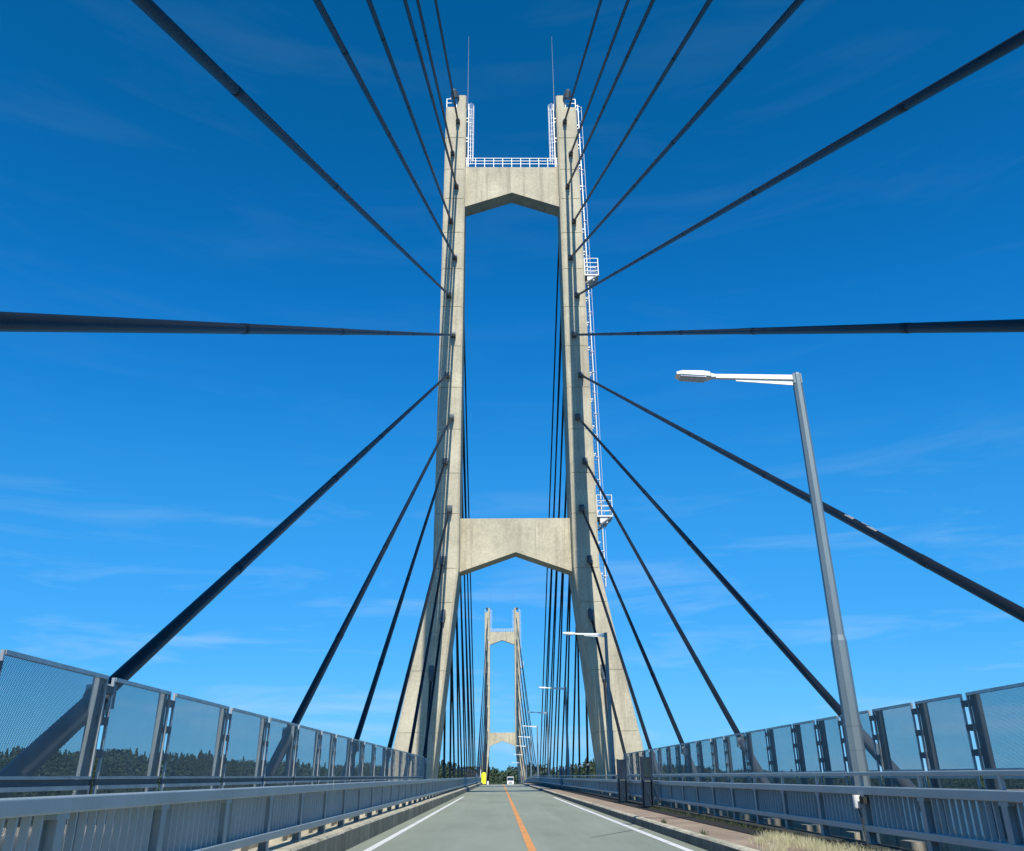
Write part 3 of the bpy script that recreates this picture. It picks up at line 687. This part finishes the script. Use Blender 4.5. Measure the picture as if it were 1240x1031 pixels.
# ------------------------------------------------------------------ vegetation
def blades(name, label, cat, m, spots, n, hmin, hmax, w):
    vs, fs = [], []
    for k in range(n):
        x, y, z, sx, sy = random.choice(spots)
        x += random.gauss(0, sx); y += random.gauss(0, sy); h = random.uniform(hmin, hmax); a = random.uniform(0, 6.28); l = random.gauss(0, .45)*h; b = random.uniform(0, 6.28)
        dx, dy = math.cos(a)*w, math.sin(a)*w; lx, ly = math.cos(b)*l, math.sin(b)*l; i = len(vs)
        vs += [(x-dx, y-dy, z), (x+dx, y+dy, z), (x+dx*.7+lx*.4, y+dy*.7+ly*.4, z+h*.6), (x-dx*.7+lx*.4, y-dy*.7+ly*.4, z+h*.6), (x+lx, y+ly, z+h*.95)]
        fs += [(i, i+1, i+2, i+3), (i+3, i+2, i+4)]
    o = part(name, MB().add(vs, fs), m, smooth=False, kind='stuff'); o['label'] = label; o['category'] = cat; return o
gs = [(5.25-.012*k, 12.4+.36*k, .165, .10, .3) for k in range(15) if k % 4 != 2] + [(4.95+.05*math.sin(k*5), 13.4+.5*k, .165, .09, .16) for k in range(6)] + [(4.6, 14.9, .17, .10, .2), (4.4, 15.6, .17, .06, .12), (4.75, 16.4, .17, .07, .12), (4.25, 14.2, .17, .08, .2)]
blades('dry_grass', 'pale dry grass growing along the foot of the right guardrail', 'grass', M['drygrass'], gs, 4200, .03, .17, .0028)
ws = [(5.45, y, .17, .06, .5) for y in np.arange(10, 34, 1.1)] + [(6.2, y, .085, .18, .5) for y in np.arange(9, 36, 1.6)] + [(3.98, y, .185, .02, .12) for y in (22.2, 17.9)]
blades('weeds', 'dark green weeds under the right guardrail', 'weeds', M['weed'], ws, 2200, .03, .12, .005)

def crown(kind, seed):
    """one tree as leaf-sized faces spread through the crown, with a trunk; unit: metres, about 13 m tall"""
    rg = random.Random(seed); vs, fs = [], []
    def leaf(p, s, nrm):
        a = Vector((rg.gauss(0, 1), rg.gauss(0, 1), rg.gauss(0, 1))); a = (a - nrm*a.dot(nrm)); a.normalize(); b = nrm.cross(a); i = len(vs)
        for u, v in ((-1, -.5), (.2, -1), (1, .3), (-.1, 1)): vs.append(tuple(p + a*u*s + b*v*s*.8))
        fs.append((i, i+1, i+2, i+3))
    if kind == 'conifer':
        for k in range(90):
            t = rg.random()**.75; z = 2+11*t; rad = (1-t)*2.6*rg.uniform(.55, 1.1)+.15; a = rg.uniform(0, 6.28)
            leaf(Vector((math.cos(a)*rad, math.sin(a)*rad, z)), .55+.75*(1-t), Vector((math.cos(a), math.sin(a), .9)).normalized())
    else:
        lobes = [(Vector((rg.gauss(0, 1.7), rg.gauss(0, 1.7), rg.uniform(5, 10.6))), rg.uniform(1.5, 2.7)) for _ in range(7)]
        for k in range(100):
            c, r_ = rg.choice(lobes); d = Vector((rg.gauss(0, 1), rg.gauss(0, 1), rg.gauss(.25, 1))).normalized()
            leaf(c+d*r_*rg.uniform(.75, 1.05), rg.uniform(.6, 1.1), (d+Vector((rg.gauss(0, .3), rg.gauss(0, .3), .3))).normalized())
    for k in range(3):
        a = k*2.1; b = a+2.1; i = len(vs)
        vs += [(.25*math.cos(a), .25*math.sin(a), -1), (.25*math.cos(b), .25*math.sin(b), -1), (.1, 0, 7)]; fs.append((i, i+1, i+2))
    return np.array(vs, dtype=np.float32), fs
def wood(name, label, kind, pos):
    tmpl = [crown(kind, k*13+5) for k in range(6)]
    V, quads, base = [], [], 0; tris = []
    for (x, y, z, sc, rot, k, wx) in pos:
        v, fs = tmpl[k]; c, s_ = math.cos(rot), math.sin(rot)
        vv = np.empty_like(v); vv[:, 0] = (v[:, 0]*c-v[:, 1]*s_)*sc*wx+x; vv[:, 1] = (v[:, 0]*s_+v[:, 1]*c)*sc*wx+y; vv[:, 2] = v[:, 2]*sc+z
        V.append(vv)
    me = bpy.data.meshes.new(name); allv = np.concatenate(V)
    loops, starts, tot = [], [], []
    q = {k: (np.array([i for f in tmpl[k][1] for i in f], dtype=np.int32), np.array([len(f) for f in tmpl[k][1]], dtype=np.int32), len(tmpl[k][0])) for k in range(6)}
    base = 0
    for p in pos:
        li, ln, nv = q[p[5]]; loops.append(li+base); tot.append(ln); base += nv
    loops = np.concatenate(loops); tot = np.concatenate(tot); starts = np.concatenate([[0], np.cumsum(tot)[:-1]]).astype(np.int32)
    me.vertices.add(len(allv)); me.vertices.foreach_set('co', allv.ravel())
    me.loops.add(len(loops)); me.loops.foreach_set('vertex_index', loops.astype(np.int32))
    me.polygons.add(len(tot)); me.polygons.foreach_set('loop_start', starts)
    me.update(calc_edges=True); me.validate()
    me.materials.append(M['conifer' if kind == 'conifer' else 'leaf'])
    o = bpy.data.objects.new(name, me); COL.objects.link(o); o['kind'] = 'stuff'; o['label'] = label; o['category'] = 'woodland'
    return o
con, brd = [], []
tries = 0
while len(con)+len(brd) < 9000 and tries < 200000:
    tries += 1
    b = random.uniform(-42, 40); rs = float(interp(RTAB, b)); dp = 230+.12*(rs-400)
    t = random.uniform(.03, 1.12)
    rr = rs+t*dp
    if random.random() > rr/1500+.35: continue
    x, y = rr*math.sin(R(b)), rr*math.cos(R(b))
    if -9 < x < 11 and y < 470: continue
    z = float(ground_z(b, rr)); 
    big = 1 + .25*math.sin(b*1.3)*math.sin(t*9)
    sc = random.uniform(.65, 1.12)*(.8 if t < .2 else 1)*big
    if rr > 1000: sc *= 1.15
    isc = (math.sin(b*.8+t*5)+random.gauss(0, .6)) > .35 - (.5 if b < -14 else 0)
    (con if isc else brd).append((x, y, z, sc*(1.08 if isc else 1), random.uniform(0, 6.28), random.randrange(6), random.uniform(.8, 1.2)))
wood('woodland', 'dark conifer woodland on the hills beyond the strait', 'conifer', con)
wood('woodland', 'mixed broadleaf woodland on the hills beyond the strait', 'broadleaf', brd)
